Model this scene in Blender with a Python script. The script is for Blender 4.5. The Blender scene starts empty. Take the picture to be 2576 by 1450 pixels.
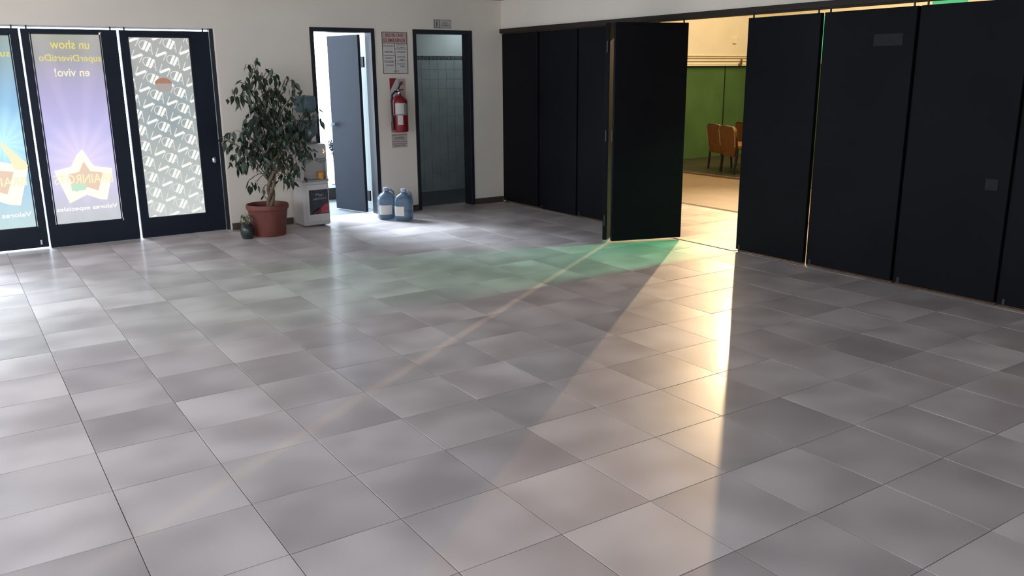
import bpy, bmesh, math, random
from mathutils import Vector, Matrix
random.seed(7)
sc = bpy.context.scene
COL = sc.collection
T = 0.42                      # one floor tile, metres; the room is laid out in tiles

# ---------------------------------------------------------------- camera, sky, exposure
cam_d = bpy.data.cameras.new('camera'); cam = bpy.data.objects.new('camera', cam_d); COL.objects.link(cam)
fw = Vector((0.53616235, 0.80759335, -0.24560725)); rt = Vector((0.83182962, -0.5549597, -0.00890057)); up = Vector((0.14349016, 0.19953123, 0.96932856))
CAMP = Vector((-2.87642925, -7.11351046, 3.76237367)) * T
m4 = Matrix(((rt.x, up.x, -fw.x, CAMP.x), (rt.y, up.y, -fw.y, CAMP.y), (rt.z, up.z, -fw.z, CAMP.z), (0, 0, 0, 1)))
cam.matrix_world = m4
cam_d.sensor_width = 36; cam_d.lens = 2133.2 / 2576 * 36; cam_d.clip_start = 0.02; cam_d.clip_end = 200
sc.camera = cam
def proj(x, y, z):
    d = Vector((x, y, z)) * T - CAMP
    w = d.dot(fw)
    if w <= 0.05: return None
    return 1288 + 2133.2 * d.dot(rt) / w, 725 - 2133.2 * d.dot(up) / w

w = bpy.data.worlds.new('world'); sc.world = w; w.use_nodes = True
bgn = w.node_tree.nodes['Background']; bgn.inputs[0].default_value = (0.74, 0.87, 1.0, 1); bgn.inputs[1].default_value = 6.0
sc.view_settings.view_transform = 'Standard'; sc.view_settings.look = 'None'
sc.view_settings.exposure = 0.0; sc.view_settings.gamma = 1.0; sc.view_settings.use_curve_mapping = False
sc.cycles.use_denoising = True
sc.cycles.max_bounces = 8; sc.cycles.diffuse_bounces = 4; sc.cycles.glossy_bounces = 4
sc.cycles.transparent_max_bounces = 8; sc.cycles.transmission_bounces = 6
sc.cycles.sample_clamp_indirect = 4.0

def light(name, kind, loc, power, color, target=None, **kw):
    d = bpy.data.lights.new(name, kind); d.energy = power; d.color = color
    for k, v in kw.items(): setattr(d, k, v)
    o = bpy.data.objects.new(name, d); COL.objects.link(o); o.location = Vector(loc) * T
    if target is not None:
        o.rotation_euler = ((Vector(target) - Vector(loc)) * T).to_track_quat('-Z', 'Y').to_euler()
    return o
# added fill lights at the unseen left and rear sides, in place of daylight
light('fill_side', 'AREA', (-8.9, 6.5, 3.4), 45, (1.0, 0.96, 0.92), (0, 5.5, 1.0), shape='RECTANGLE', size=3.6, size_y=1.35)
light('fill_rear', 'AREA', (-3.0, -13.8, 3.6), 2, (1.0, 0.96, 0.92), (-3.0, 0, 2.6), shape='RECTANGLE', size=4.2, size_y=1.4)
# hazy high sun over the yard and the street
light('hazy_sun', 'SUN', (-3, 30, 24), 13, (0.70, 0.86, 1.0), (3, 0.8, 0), angle=math.radians(28))
# the bright warm flood lamp of the hall behind the folding panels
light('flood_beam', 'SPOT', (26.9, 18.95, 8.8), 2500, (1.0, 0.68, 0.38), (3.5, -0.5, 0), spot_size=math.radians(52), spot_blend=0.9, shadow_soft_size=0.035)
# added overhead fill that brightens the hall, not a real lamp
light('hall_fill', 'AREA', (22.5, 12.0, 10.6), 360, (1.0, 0.78, 0.47), (22.5, 12.0, 0), shape='RECTANGLE', size=4.0, size_y=4.0)
light('stage_glow', 'SPOT', (15.5, 5.12, 3.0), 430, (0.10, 1.0, 0.42), (7.0, 6.7, 0), spot_size=math.radians(36), spot_blend=0.6, shadow_soft_size=0.10)
light('washroom_fill', 'AREA', (11.6, 16.6, 5.6), 4.0, (0.80, 0.92, 1.0), (11.4, 17.0, 0), shape='SQUARE', size=0.3)  # added overhead fill to brighten the washroom

# ---------------------------------------------------------------- materials
def lin(c):
    return tuple(((v / 255 + 0.055) / 1.055) ** 2.4 if v > 10.3 else v / 255 / 12.92 for v in c)
def node_mat(name):
    m = bpy.data.materials.new(name); m.use_nodes = True
    nt = m.node_tree; return m, nt, nt.nodes['Principled BSDF']
def mat(name, col, rough=0.6, spec=0.4, metal=0.0, var=0.12, scale=3.0, bump=0.0, bscale=60.0):
    m, nt, b = node_mat(name)
    b.inputs['Roughness'].default_value = rough; b.inputs['Specular IOR Level'].default_value = spec; b.inputs['Metallic'].default_value = metal
    g = nt.nodes.new('ShaderNodeNewGeometry'); n = nt.nodes.new('ShaderNodeTexNoise'); n.inputs['Scale'].default_value = scale; n.inputs['Detail'].default_value = 4
    nt.links.new(g.outputs['Position'], n.inputs['Vector'])
    r = nt.nodes.new('ShaderNodeMapRange'); r.inputs['From Min'].default_value = 0.3; r.inputs['From Max'].default_value = 0.7
    r.inputs['To Min'].default_value = 1 - var; r.inputs['To Max'].default_value = 1 + var
    nt.links.new(n.outputs['Fac'], r.inputs['Value'])
    mx = nt.nodes.new('ShaderNodeVectorMath'); mx.operation = 'SCALE'; mx.inputs[0].default_value = col[:3]
    nt.links.new(r.outputs[0], mx.inputs['Scale']); nt.links.new(mx.outputs[0], b.inputs['Base Color'])
    if bump:
        n2 = nt.nodes.new('ShaderNodeTexNoise'); n2.inputs['Scale'].default_value = bscale; n2.inputs['Detail'].default_value = 5
        nt.links.new(g.outputs['Position'], n2.inputs['Vector'])
        bp = nt.nodes.new('ShaderNodeBump'); bp.inputs['Strength'].default_value = bump; bp.inputs['Distance'].default_value = 0.004
        nt.links.new(n2.outputs['Fac'], bp.inputs['Height']); nt.links.new(bp.outputs[0], b.inputs['Normal'])
    return m
def emit(name, col, s=1.0):
    m, nt, b = node_mat(name)
    b.inputs['Base Color'].default_value = (0.04, 0.04, 0.04, 1); b.inputs['Roughness'].default_value = 0.7
    b.inputs['Emission Color'].default_value = (*col, 1); b.inputs['Emission Strength'].default_value = s
    return m
def floor_mat():
    m, nt, b = node_mat('ceramic_tile')
    N = nt.nodes.new; L = nt.links.new
    g = N('ShaderNodeNewGeometry')
    sc_ = N('ShaderNodeVectorMath'); sc_.operation = 'SCALE'; sc_.inputs['Scale'].default_value = 1 / T; L(g.outputs['Position'], sc_.inputs[0])
    ad = N('ShaderNodeVectorMath'); ad.operation = 'MULTIPLY'; ad.inputs[1].default_value = (1, 1, 0); L(sc_.outputs[0], ad.inputs[0])
    a5 = N('ShaderNodeVectorMath'); a5.operation = 'ADD'; a5.inputs[1].default_value = (0, 0, 0.5); L(ad.outputs[0], a5.inputs[0])
    fl = N('ShaderNodeVectorMath'); fl.operation = 'FLOOR'; L(a5.outputs[0], fl.inputs[0])
    wn = N('ShaderNodeTexWhiteNoise'); wn.noise_dimensions = '3D'; L(fl.outputs[0], wn.inputs['Vector'])
    # cloudy glaze, different on each tile
    of = N('ShaderNodeVectorMath'); of.operation = 'MULTIPLY_ADD'; of.inputs[1].default_value = (37, 53, 71); L(wn.outputs['Color'], of.inputs[0]); L(ad.outputs[0], of.inputs[2])
    n1 = N('ShaderNodeTexNoise'); n1.inputs['Scale'].default_value = 1.1; n1.inputs['Detail'].default_value = 1.0; n1.inputs['Roughness'].default_value = 0.45; L(of.outputs[0], n1.inputs['Vector'])
    n2 = N('ShaderNodeTexNoise'); n2.inputs['Scale'].default_value = 60; n2.inputs['Detail'].default_value = 4; L(ad.outputs[0], n2.inputs['Vector'])
    sm = N('ShaderNodeMapRange'); sm.interpolation_type = 'SMOOTHSTEP'; sm.inputs['From Min'].default_value = 0.25; sm.inputs['From Max'].default_value = 0.75; L(n1.outputs['Fac'], sm.inputs['Value'])
    cr = N('ShaderNodeMix'); cr.data_type = 'RGBA'; cr.inputs[6].default_value = (0.46, 0.395, 0.385, 1); cr.inputs[7].default_value = (0.68, 0.60, 0.585, 1); L(sm.outputs[0], cr.inputs[0])
    mr = N('ShaderNodeMapRange'); mr.inputs['To Min'].default_value = 0.84; mr.inputs['To Max'].default_value = 1.10; L(wn.outputs['Value'], mr.inputs['Value'])
    mr2 = N('ShaderNodeMapRange'); mr2.inputs['To Min'].default_value = 0.95; mr2.inputs['To Max'].default_value = 1.05; L(n2.outputs['Fac'], mr2.inputs['Value'])
    mu = N('ShaderNodeMath'); mu.operation = 'MULTIPLY'; L(mr.outputs[0], mu.inputs[0]); L(mr2.outputs[0], mu.inputs[1])
    v = N('ShaderNodeVectorMath'); v.operation = 'SCALE'; L(cr.outputs[2], v.inputs[0]); L(mu.outputs[0], v.inputs['Scale'])
    L(v.outputs[0], b.inputs['Base Color'])
    rr = N('ShaderNodeMapRange'); rr.inputs['To Min'].default_value = 0.37; rr.inputs['To Max'].default_value = 0.46; L(wn.outputs['Value'], rr.inputs['Value'])
    L(rr.outputs[0], b.inputs['Roughness']); b.inputs['Specular IOR Level'].default_value = 0.10; b.inputs['Coat Weight'].default_value = 0.09; b.inputs['Coat Roughness'].default_value = 0.15
    bp = N('ShaderNodeBump'); bp.inputs['Strength'].default_value = 0.05; bp.inputs['Distance'].default_value = 0.002
    L(n2.outputs['Fac'], bp.inputs['Height']); L(bp.outputs[0], b.inputs['Normal'])
    return m
def ramp_emit(name, stops, glow, gpos, gr, rays=0.0):  # emission stands in for daylight passing through the sheet
    """banner print that glows in place of street light coming through: vertical colour ramp, a printed burst with rays"""
    m, nt, b = node_mat(name); N = nt.nodes.new; L = nt.links.new
    tc = N('ShaderNodeTexCoord'); sp = N('ShaderNodeSeparateXYZ'); L(tc.outputs['Generated'], sp.inputs[0])
    cr = N('ShaderNodeValToRGB'); els = cr.color_ramp.elements
    els[0].position = stops[0][0]; els[0].color = (*lin(stops[0][1]), 1); els[1].position = stops[-1][0]; els[1].color = (*lin(stops[-1][1]), 1)
    for p, c in stops[1:-1]:
        q = els.new(p); q.color = (*lin(c), 1)
    L(sp.outputs['Z'], cr.inputs[0])
    cx = N('ShaderNodeMath'); cx.operation = 'SUBTRACT'; L(sp.outputs['X'], cx.inputs[0]); cx.inputs[1].default_value = gpos[0]
    cz = N('ShaderNodeMath'); cz.operation = 'SUBTRACT'; L(sp.outputs['Z'], cz.inputs[0]); cz.inputs[1].default_value = gpos[1]
    czs = N('ShaderNodeMath'); czs.operation = 'MULTIPLY'; L(cz.outputs[0], czs.inputs[0]); czs.inputs[1].default_value = 2.6
    at = N('ShaderNodeMath'); at.operation = 'ARCTAN2'; L(czs.outputs[0], at.inputs[0]); L(cx.outputs[0], at.inputs[1])
    ws = N('ShaderNodeMath'); ws.operation = 'MULTIPLY'; L(at.outputs[0], ws.inputs[0]); ws.inputs[1].default_value = 15
    sn = N('ShaderNodeMath'); sn.operation = 'SINE'; L(ws.outputs[0], sn.inputs[0])
    a2 = N('ShaderNodeMath'); a2.operation = 'POWER'; L(cx.outputs[0], a2.inputs[0]); a2.inputs[1].default_value = 2
    b2 = N('ShaderNodeMath'); b2.operation = 'POWER'; L(czs.outputs[0], b2.inputs[0]); b2.inputs[1].default_value = 2
    s2 = N('ShaderNodeMath'); s2.operation = 'ADD'; L(a2.outputs[0], s2.inputs[0]); L(b2.outputs[0], s2.inputs[1])
    sq = N('ShaderNodeMath'); sq.operation = 'SQRT'; L(s2.outputs[0], sq.inputs[0])
    gm = N('ShaderNodeMapRange'); gm.inputs['From Max'].default_value = gr; gm.inputs['To Min'].default_value = 1; gm.inputs['To Max'].default_value = 0; L(sq.outputs[0], gm.inputs['Value'])
    ry = N('ShaderNodeMath'); ry.operation = 'MULTIPLY_ADD'; L(sn.outputs[0], ry.inputs[0]); ry.inputs[1].default_value = rays; L(gm.outputs[0], ry.inputs[2]); ry.use_clamp = True
    mx = N('ShaderNodeMix'); mx.data_type = 'RGBA'; L(ry.outputs[0], mx.inputs[0]); L(cr.outputs[0], mx.inputs[6]); mx.inputs[7].default_value = (*lin(glow), 1)
    L(mx.outputs[2], b.inputs['Emission Color']); b.inputs['Emission Strength'].default_value = 1.0
    b.inputs['Base Color'].default_value = (0.04, 0.04, 0.04, 1); b.inputs['Roughness'].default_value = 0.6
    return m

M = {}
M['tile'] = floor_mat()
M['grout'] = mat('grout', (0.17, 0.145, 0.13), 0.8, 0.2)
M['wall'] = mat('wall_plaster', (0.78, 0.69, 0.595), 0.85, 0.2, var=0.05, scale=1.1, bump=0.12, bscale=25)
M['wallr'] = M['wall']
M['ceil'] = mat('ceiling_paint', (0.40, 0.38, 0.36), 0.9, 0.1, var=0.03)
M['skirt'] = mat('brown_skirting', (0.075, 0.05, 0.04), 0.5, 0.4, var=0.2, scale=8)
M['black'] = mat('black_painted_steel', (0.012, 0.013, 0.020), 0.42, 0.45, var=0.15, scale=5)
M['navy'] = mat('black_blue_door_paint', (0.009, 0.013, 0.024), 0.45, 0.22, var=0.15, scale=4)
M['panel'] = mat('black_panel_paint', (0.0050, 0.0052, 0.0068), 0.6, 0.10, var=0.25, scale=1.7, bump=0.05, bscale=12)
M['beam'] = mat('dark_brown_beam', (0.022, 0.014, 0.010), 0.55, 0.3, var=0.2)
M['cream'] = mat('cream_wall_paint', (0.74, 0.66, 0.52), 0.85, 0.2, var=0.03)
M['green'] = mat('green_wall_paint', (0.065, 0.13, 0.04), 0.75, 0.2, var=0.18, scale=1.5)
M['carpet'] = mat('brown_hall_floor', (0.20, 0.14, 0.085), 0.6, 0.3, var=0.12, scale=4)
M['white'] = mat('white_plastic', (0.58, 0.54, 0.52), 0.4, 0.45, var=0.03)
M['whited'] = mat('grey_plastic', (0.28, 0.27, 0.255), 0.5, 0.4, var=0.04)
M['chrome'] = mat('chrome', (0.75, 0.75, 0.76), 0.2, 0.5, 1.0, var=0.02)
M['terra'] = mat('terracotta_plastic', (0.17, 0.050, 0.038), 0.55, 0.35, var=0.2, scale=9)
M['soil'] = mat('soil', (0.035, 0.026, 0.02), 0.95, 0.1, var=0.4, scale=40, bump=0.6)
M['twig'] = mat('ficus_twig', (0.10, 0.085, 0.06), 0.85, 0.2, var=0.3, scale=30)
M['bark'] = mat('ficus_bark', (0.19, 0.14, 0.10), 0.85, 0.2, var=0.3, scale=30, bump=0.3)
M['leaf'] = mat('ficus_leaf', (0.030, 0.048, 0.030), 0.38, 0.45, var=0.4, scale=7)
M['leaf2'] = mat('pale_leaf', (0.13, 0.14, 0.08), 0.5, 0.3, var=0.3, scale=20)
M['red'] = mat('extinguisher_red', (0.23, 0.010, 0.020), 0.3, 0.5, var=0.08)
M['signred'] = mat('sign_red', (0.27, 0.022, 0.036), 0.5, 0.3, var=0.05)
M['paper'] = mat('paper', (0.60, 0.56, 0.53), 0.7, 0.2, var=0.04)
M['paperpink'] = mat('pink_print', (0.52, 0.36, 0.34), 0.7, 0.2, var=0.05)
M['paperdark'] = mat('faded_paper', (0.45, 0.42, 0.39), 0.7, 0.2, var=0.04)
M['ink'] = mat('ink', (0.13, 0.10, 0.10), 0.7, 0.2, var=0.1)
M['inkred'] = mat('ink_red', (0.20, 0.045, 0.05), 0.7, 0.2, var=0.1)
M['foot_brown'] = mat('brown_foot_strip', (0.10, 0.055, 0.035), 0.8, 0.2, var=0.4, scale=60)
M['rubber'] = mat('black_rubber', (0.015, 0.013, 0.014), 0.5, 0.4, var=0.1)
M['orange'] = mat('orange_candle_glass', (0.75, 0.30, 0.05), 0.3, 0.5, var=0.25, scale=60)
M['poster'] = mat('black_poster', (0.03, 0.033, 0.045), 0.35, 0.4, var=0.3, scale=30)
M['postred'] = mat('red_poster_print', (0.36, 0.055, 0.075), 0.4, 0.4, var=0.5, scale=60)
M['postrim'] = mat('dark_red_poster_print', (0.09, 0.018, 0.025), 0.4, 0.4, var=0.5, scale=60)
M['wctile'] = mat('washroom_tile', (0.30, 0.34, 0.34), 0.3, 0.5, var=0.12, scale=6)
M['wcpaint'] = mat('washroom_paint', (0.50, 0.54, 0.52), 0.8, 0.2, var=0.04)
M['wcborder'] = mat('washroom_border', (0.10, 0.11, 0.11), 0.4, 0.4, var=0.8, scale=60)
M['wcfloor'] = mat('washroom_floor', (0.06, 0.06, 0.075), 0.4, 0.4)
M['pave'] = mat('speckled_terrazzo', (0.12, 0.13, 0.145), 0.6, 0.3, var=0.5, scale=60)
M['pale'] = mat('pale_concrete', (0.7, 0.72, 0.75), 0.8, 0.2, var=0.05)
M['bluegrey'] = mat('bluegrey_foliage', (0.045, 0.055, 0.07), 0.8, 0.2, var=0.4, scale=20)  # mottled blue grey foliage
M['seat'] = mat('rust_upholstery', (0.17, 0.068, 0.018), 0.7, 0.25, var=0.15, scale=10)
M['sticker'] = mat('bluish_mark', (0.011, 0.012, 0.016), 0.6, 0.2, var=0.2, scale=20)
M['darkjar'] = mat('dark_glazed_pot', (0.03, 0.035, 0.033), 0.22, 0.5, var=0.5, scale=25)
M['ledred'] = emit('warm_led', (1.0, 0.62, 0.35), 2.2)
M['glowgreen'] = emit('green_glow', (0.02, 0.62, 0.25), 0.8)  # glow colour of the added green shapes in the hall
M['film'] = ramp_emit('frosted_film', [(0.0, (200, 207, 205)), (0.3, (180, 187, 184)), (0.62, (158, 168, 170)), (0.85, (170, 173, 170)), (1.0, (172, 172, 168))], (150, 160, 163), (0.52, 0.55), 0.42, 0.0)  # film and its letters glow in place of daylight behind them
M['film_logo'] = emit('clear_film_cut', lin((243, 243, 238)), 1.05)
M['film_thin'] = emit('thin_film_cut', lin((222, 224, 220)), 1.0)
M['filmorange'] = emit('orange_decal', lin((168, 118, 96)), 1.0)
M['filmgrey'] = emit('grey_decal', lin((168, 160, 158)), 1.0)
M['purple'] = ramp_emit('purple_banner', [(0.0, (196, 203, 204)), (0.09, (206, 205, 218)), (0.25, (208, 206, 244)), (0.5, (196, 192, 240)), (0.70, (182, 174, 214)), (0.82, (172, 168, 188)), (0.90, (163, 161, 158)), (1.0, (164, 166, 152))], (238, 222, 252), (0.5, 0.33), 0.62, 0.10)
M['blue'] = ramp_emit('blue_banner', [(0.0, (198, 222, 222)), (0.10, (190, 218, 228)), (0.3, (160, 208, 242)), (0.55, (150, 205, 245)), (0.72, (146, 188, 222)), (0.86, (146, 172, 182)), (1.0, (150, 164, 158))], (205, 252, 255), (0.72, 0.45), 0.55, 0.10)
M['yel'] = emit('yellow_print', lin((226, 214, 120)), 1.0)  # banner prints glow as if daylight came through the cloth
M['yel2'] = emit('pale_yellow_print', lin((246, 238, 205)), 1.0)
M['cremep'] = emit('cream_print', lin((255, 250, 226)), 1.15)
M['rosep'] = emit('rose_print', lin((235, 208, 185)), 1.0)
M['mint'] = emit('mint_print', lin((196, 232, 208)), 1.0)
M['goldp'] = emit('gold_print', lin((255, 241, 200)), 1.0)
M['whitep'] = emit('white_print', (1, 1, 1), 1.15)
g_, nt_, b_ = node_mat('blue_bottle_plastic')
b_.inputs['Base Color'].default_value = (0.24, 0.34, 0.46, 1); b_.inputs['Roughness'].default_value = 0.12; b_.inputs['Transmission Weight'].default_value = 0.65; b_.inputs['IOR'].default_value = 1.25
M['jug'] = g_
g_, nt_, b_ = node_mat('water_bottle_plastic')
b_.inputs['Base Color'].default_value = (0.20, 0.28, 0.33, 1); b_.inputs['Roughness'].default_value = 0.15; b_.inputs['Transmission Weight'].default_value = 0.45; b_.inputs['IOR'].default_value = 1.25
M['bottle'] = g_
M['cap'] = mat('lilac_cap', (0.40, 0.38, 0.46), 0.5, 0.3, var=0.05)

# ---------------------------------------------------------------- helpers
def box(bm, x0, x1, y0, y1, z0, z1, s=T, bev=0.0):
    vs = [bm.verts.new((x * s, y * s, z * s)) for x, y, z in ((x0, y0, z0), (x1, y0, z0), (x1, y1, z0), (x0, y1, z0), (x0, y0, z1), (x1, y0, z1), (x1, y1, z1), (x0, y1, z1))]
    fs = [bm.faces.new([vs[i] for i in f]) for f in ((0, 3, 2, 1), (4, 5, 6, 7), (0, 1, 5, 4), (1, 2, 6, 5), (2, 3, 7, 6), (3, 0, 4, 7))]
    if bev:
        es = list({e for f in fs for e in f.edges})
        bmesh.ops.bevel(bm, geom=es, offset=bev, segments=2, affect='EDGES', profile=0.5)
def lathe(bm, prof, cx=0, cy=0, n=32, squash=1.0, cap=True, sq=0.0):
    rings = []
    for r, z in prof:
        ring = []
        for k in range(n):
            a = 2 * math.pi * k / n
            rr = r
            if sq: # rounded square section
                c, s_ = abs(math.cos(a)), abs(math.sin(a)); rr = r * (1 - sq + sq / ((c ** 4 + s_ ** 4) ** 0.25))
            ring.append(bm.verts.new((cx + rr * math.cos(a), cy + rr * squash * math.sin(a), z)))
        rings.append(ring)
    for a, b in zip(rings, rings[1:]):
        for k in range(n):
            bm.faces.new((a[k], a[(k + 1) % n], b[(k + 1) % n], b[k]))
    if cap:
        bm.faces.new(rings[0][::-1]); bm.faces.new(rings[-1])
def tube(bm, pts, rad, n=8):
    pts = [Vector(p) for p in pts]
    if not isinstance(rad, (list, tuple)): rad = [rad] * len(pts)
    rings = []; ref = Vector((0.3, 0.9, 0.2)).normalized()
    for i, p in enumerate(pts):
        d = (pts[min(i + 1, len(pts) - 1)] - pts[max(i - 1, 0)]).normalized()
        a = d.cross(ref)
        if a.length < 1e-3: a = d.cross(Vector((1, 0, 0)))
        a.normalize(); b = d.cross(a)
        rings.append([bm.verts.new(p + rad[i] * (math.cos(2 * math.pi * k / n) * a + math.sin(2 * math.pi * k / n) * b)) for k in range(n)])
    for a, b in zip(rings, rings[1:]):
        for k in range(n):
            bm.faces.new((a[k], a[(k + 1) % n], b[(k + 1) % n], b[k]))
    bm.faces.new(rings[0][::-1]); bm.faces.new(rings[-1])
def poly(bm, pts, y, s=T, th=0.0):
    """flat print in the X-Z plane at depth y (tiles)"""
    vs = [bm.verts.new((x * s, y * s, z * s)) for x, z in pts]
    f = bm.faces.new(vs)
    bmesh.ops.triangulate(bm, faces=[f])
def obj(name, bm, m, parent=None, smooth=False, loc=None, kind=None, label=None):
    bmesh.ops.recalc_face_normals(bm, faces=bm.faces)
    me = bpy.data.meshes.new(name); bm.to_mesh(me); bm.free()
    if smooth:
        for p in me.polygons: p.use_smooth = True
        try: me.set_sharp_from_angle(angle=math.radians(40))
        except Exception: pass
    me.materials.append(m)
    o = bpy.data.objects.new(name, me); COL.objects.link(o)
    if parent: o.parent = parent
    if loc is not None: o.location = loc
    if kind: o['kind'] = kind
    if label: o['label'] = label
    return o
def bx(name, m, x0, x1, y0, y1, z0, z1, parent=None, s=T, bev=0.0, off=(0, 0, 0), **kw):
    bm = bmesh.new(); box(bm, x0 - off[0], x1 - off[0], y0 - off[1], y1 - off[1], z0 - off[2], z1 - off[2], s, bev)
    return obj(name, bm, m, parent, **kw)
def tag(o, label, cat, group=None, kind=None):
    o['label'] = label; o['category'] = cat
    if group: o['group'] = group
    if kind: o['kind'] = kind
    return o
def thing(name, label, cat, loc=(0, 0, 0), rz=0.0, group=None):
    o = bpy.data.objects.new(name, None); COL.objects.link(o); o.empty_display_size = 0.1
    o.location = Vector(loc) * T; o.rotation_euler = (0, 0, rz)
    return tag(o, label, cat, group)
def struct(o, label=None):
    o['kind'] = 'structure'
    if label: o['label'] = label
    return o
FONT_CACHE = {}
def text_mesh(body):
    if body not in FONT_CACHE:
        cu = bpy.data.curves.new('t', 'FONT'); cu.body = body; cu.size = 1; cu.align_x = 'CENTER'; cu.resolution_u = 3; cu.offset = 0.012
        o = bpy.data.objects.new('t', cu); COL.objects.link(o)
        dg = bpy.context.evaluated_depsgraph_get(); dg.update()
        me = bpy.data.meshes.new_from_object(o.evaluated_get(dg))
        v = [x.co.copy() for x in me.vertices]; f = [list(p.vertices) for p in me.polygons]
        COL.objects.unlink(o); bpy.data.objects.remove(o); bpy.data.meshes.remove(me)
        FONT_CACHE[body] = (v, f)
    return FONT_CACHE[body]
def text_into(bm, body, cx, z0, width, height, y, mirror=False, slope=0.0, s=T):
    """lettering centred on cx (tiles), baseline z0, stretched to width x height, in the plane Y = y"""
    v, f = text_mesh(body)
    xs = [p.x for p in v]; ys = [p.y for p in v]
    w_, h_ = max(xs) - min(xs), max(ys) - min(ys)
    out = []
    for p in v:
        x = (p.x - (max(xs) + min(xs)) / 2) / w_ * width
        if mirror: x = -x
        z = z0 + (p.y - min(ys)) / h_ * height + slope * x
        out.append(bm.verts.new(((cx + x) * s, y * s, z * s)))
    for q in f:
        try: bm.faces.new([out[i] for i in q])
        except ValueError: pass

# ---------------------------------------------------------------- floor
fl = bx('floor', M['grout'], -9.4, 15.2, -14.4, 14.9, -0.35, -0.006); struct(fl, 'floor of pale grey and pinkish square ceramic tiles')
def tile_mesh(name, hx=0.5, hy=0.5):
    bm = bmesh.new(); g = 0.0042
    a, b = hx - g, hy - g
    r = 0.0015
    def ring(e, z): return [bm.verts.new((sx * (a - e) * T, sy * (b - e) * T, z * T)) for sx, sy in ((-1, -1), (1, -1), (1, 1), (-1, 1))]
    r0, r1, r2 = ring(0, -0.02), ring(0, -r), ring(r, 0)
    for p, q in ((r0, r1), (r1, r2)):
        for k in range(4): bm.faces.new((p[k], p[(k + 1) % 4], q[(k + 1) % 4], q[k]))
    bm.faces.new(r2)
    me = bpy.data.meshes.new(name); bm.to_mesh(me); bm.free(); me.materials.append(M['tile']); return me
tm = tile_mesh('tile')
cells = []
for i in range(-9, 15):
    for j in range(-14, 14):
        q = [proj(i + a, j + b, 0) for a, b in ((0, 0), (1, 0), (1, 1), (0, 1))]
        ar = 0
        if all(q):
            cx_, cy_ = sum(p[0] for p in q) / 4, sum(p[1] for p in q) / 4
            if -150 < cx_ < 2726 and 500 < cy_ < 1600:
                ar = abs(sum(q[k][0] * q[(k + 1) % 4][1] - q[(k + 1) % 4][0] * q[k][1] for k in range(4))) / 2
                if i >= 11:      # far side: only what shows through the opening
                    if not (1700 < cx_ < 1870): ar = 0
        cells.append((ar, i, j))
cells.sort(reverse=True)
bm = bmesh.new()
for n, (ar, i, j) in enumerate(cells):
    if n < 300 and ar > 0:
        o = bpy.data.objects.new('tile', tm); COL.objects.link(o); o.location = ((i + 0.5) * T, (j + 0.5) * T, random.uniform(-0.0006, 0.0)); o.parent = fl
        o.rotation_euler = (random.uniform(-1, 1) * 0.0028, random.uniform(-1, 1) * 0.0028, 0)
    else:
        g = 0.0042
        box(bm, i + g, i + 1 - g, j + g, j + 1 - g, -0.015, -0.0004)
for i in range(-9, 11):
    box(bm, i + 0.0042, i + 1 - 0.0042, 14.0042, 14.87, -0.015, -0.0004)
o = obj('tiles', bm, M['tile'], fl); o['kind'] = 'stuff'
bx('threshold', mat('worn_threshold', (0.30, 0.26, 0.19), 0.5, 0.4, var=0.2, scale=12), 11.02, 11.24, 5.15, 7.0, -0.01, 0.012, fl)
struct(bx('floor_hall', M['carpet'], 15.2, 30.4, -6, 20.2, -0.35, -0.002), 'brown floor of the hall beyond the panels')
struct(bx('floor_washroom', M['wcfloor'], 7.4, 12.8, 14.9, 17.9, -0.35, -0.004), 'dark washroom floor')
struct(bx('ground', M['pave'], -14, 7.4, 14.9, 26, -0.35, -0.008), 'grey speckled paving outside')

# ---------------------------------------------------------------- walls
WT = 0.36
CE = 5.78
def wallpieces(name, rects, m, label):
    bm = bmesh.new()
    for r in rects: box(bm, *r)
    return struct(obj(name, bm, m), label)
Y0, Y1 = 14.3, 14.3 + WT
wallpieces('wall_back', [
    (-9.4, 11.3, Y0, Y1, 4.94, CE), (-9.4, 2.92, Y0, Y1, 4.86, 4.94), (-9.4, -8.2, Y0, Y1, 0, 4.86),
    (2.92, 5.27, Y0, Y1, 0, 4.94), (7.05, 8.18, Y0, Y1, 0, 4.94), (10.05, 11.3, Y0, Y1, 0, 4.94)], M['wall'], 'off-white plaster wall with two dark door frames')
wallpieces('wall_right', [(11.05, 11.4, -14.4, 14.3, 5.0, CE), (11.05, 11.4, -14.4, -2.25, 0, 5.0)], M['wall'], 'off-white plaster wall above the black folding panels')
wallpieces('wall_left', [(-9.4, -9.0, -14.4, 14.3, 0, 1.8), (-9.4, -9.0, -14.4, 14.3, 5.1, CE), (-9.4, -9.0, -14.4, -6.9, 1.8, 5.1), (-9.4, -9.0, 10.9, 14.3, 1.8, 5.1)], M['wall'], 'plaster wall with a long window')
wallpieces('wall_front', [(-9.0, 11.05, -14.4, -14.0, 0, 1.9), (-9.0, 11.05, -14.4, -14.0, 5.3, CE), (-9.0, -8.1, -14.4, -14.0, 1.9, 5.3), (2.1, 11.05, -14.4, -14.0, 1.9, 5.3)], M['wall'], 'plaster wall behind the photographer')
struct(bx('ceiling', M['ceil'], -9.4, 11.4, -14.4, 14.66, CE, CE + 0.3), 'pale flat ceiling')
for k, (x0, x1) in enumerate(((2.925, 4.50), (5.24, 5.26), (7.06, 8.17), (10.06, 11.05))):
    if k == 1: continue
    struct(bx('baseboard_back', M['skirt'], x0, x1, Y0 - 0.03, Y0, 0.0, 0.17), 'dark brown skirting at the foot of the back wall')

# the beam over the folding panels
bm = bmesh.new(); box(bm, 10.98, 11.34, -5.9, 14.3, 4.885, 5.0, bev=0.004); box(bm, 11.02, 11.30, -5.9, 14.3, 4.87, 4.886)
struct(obj('trim_1', bm, M['beam']), 'dark brown steel beam above the folding panels')

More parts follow.
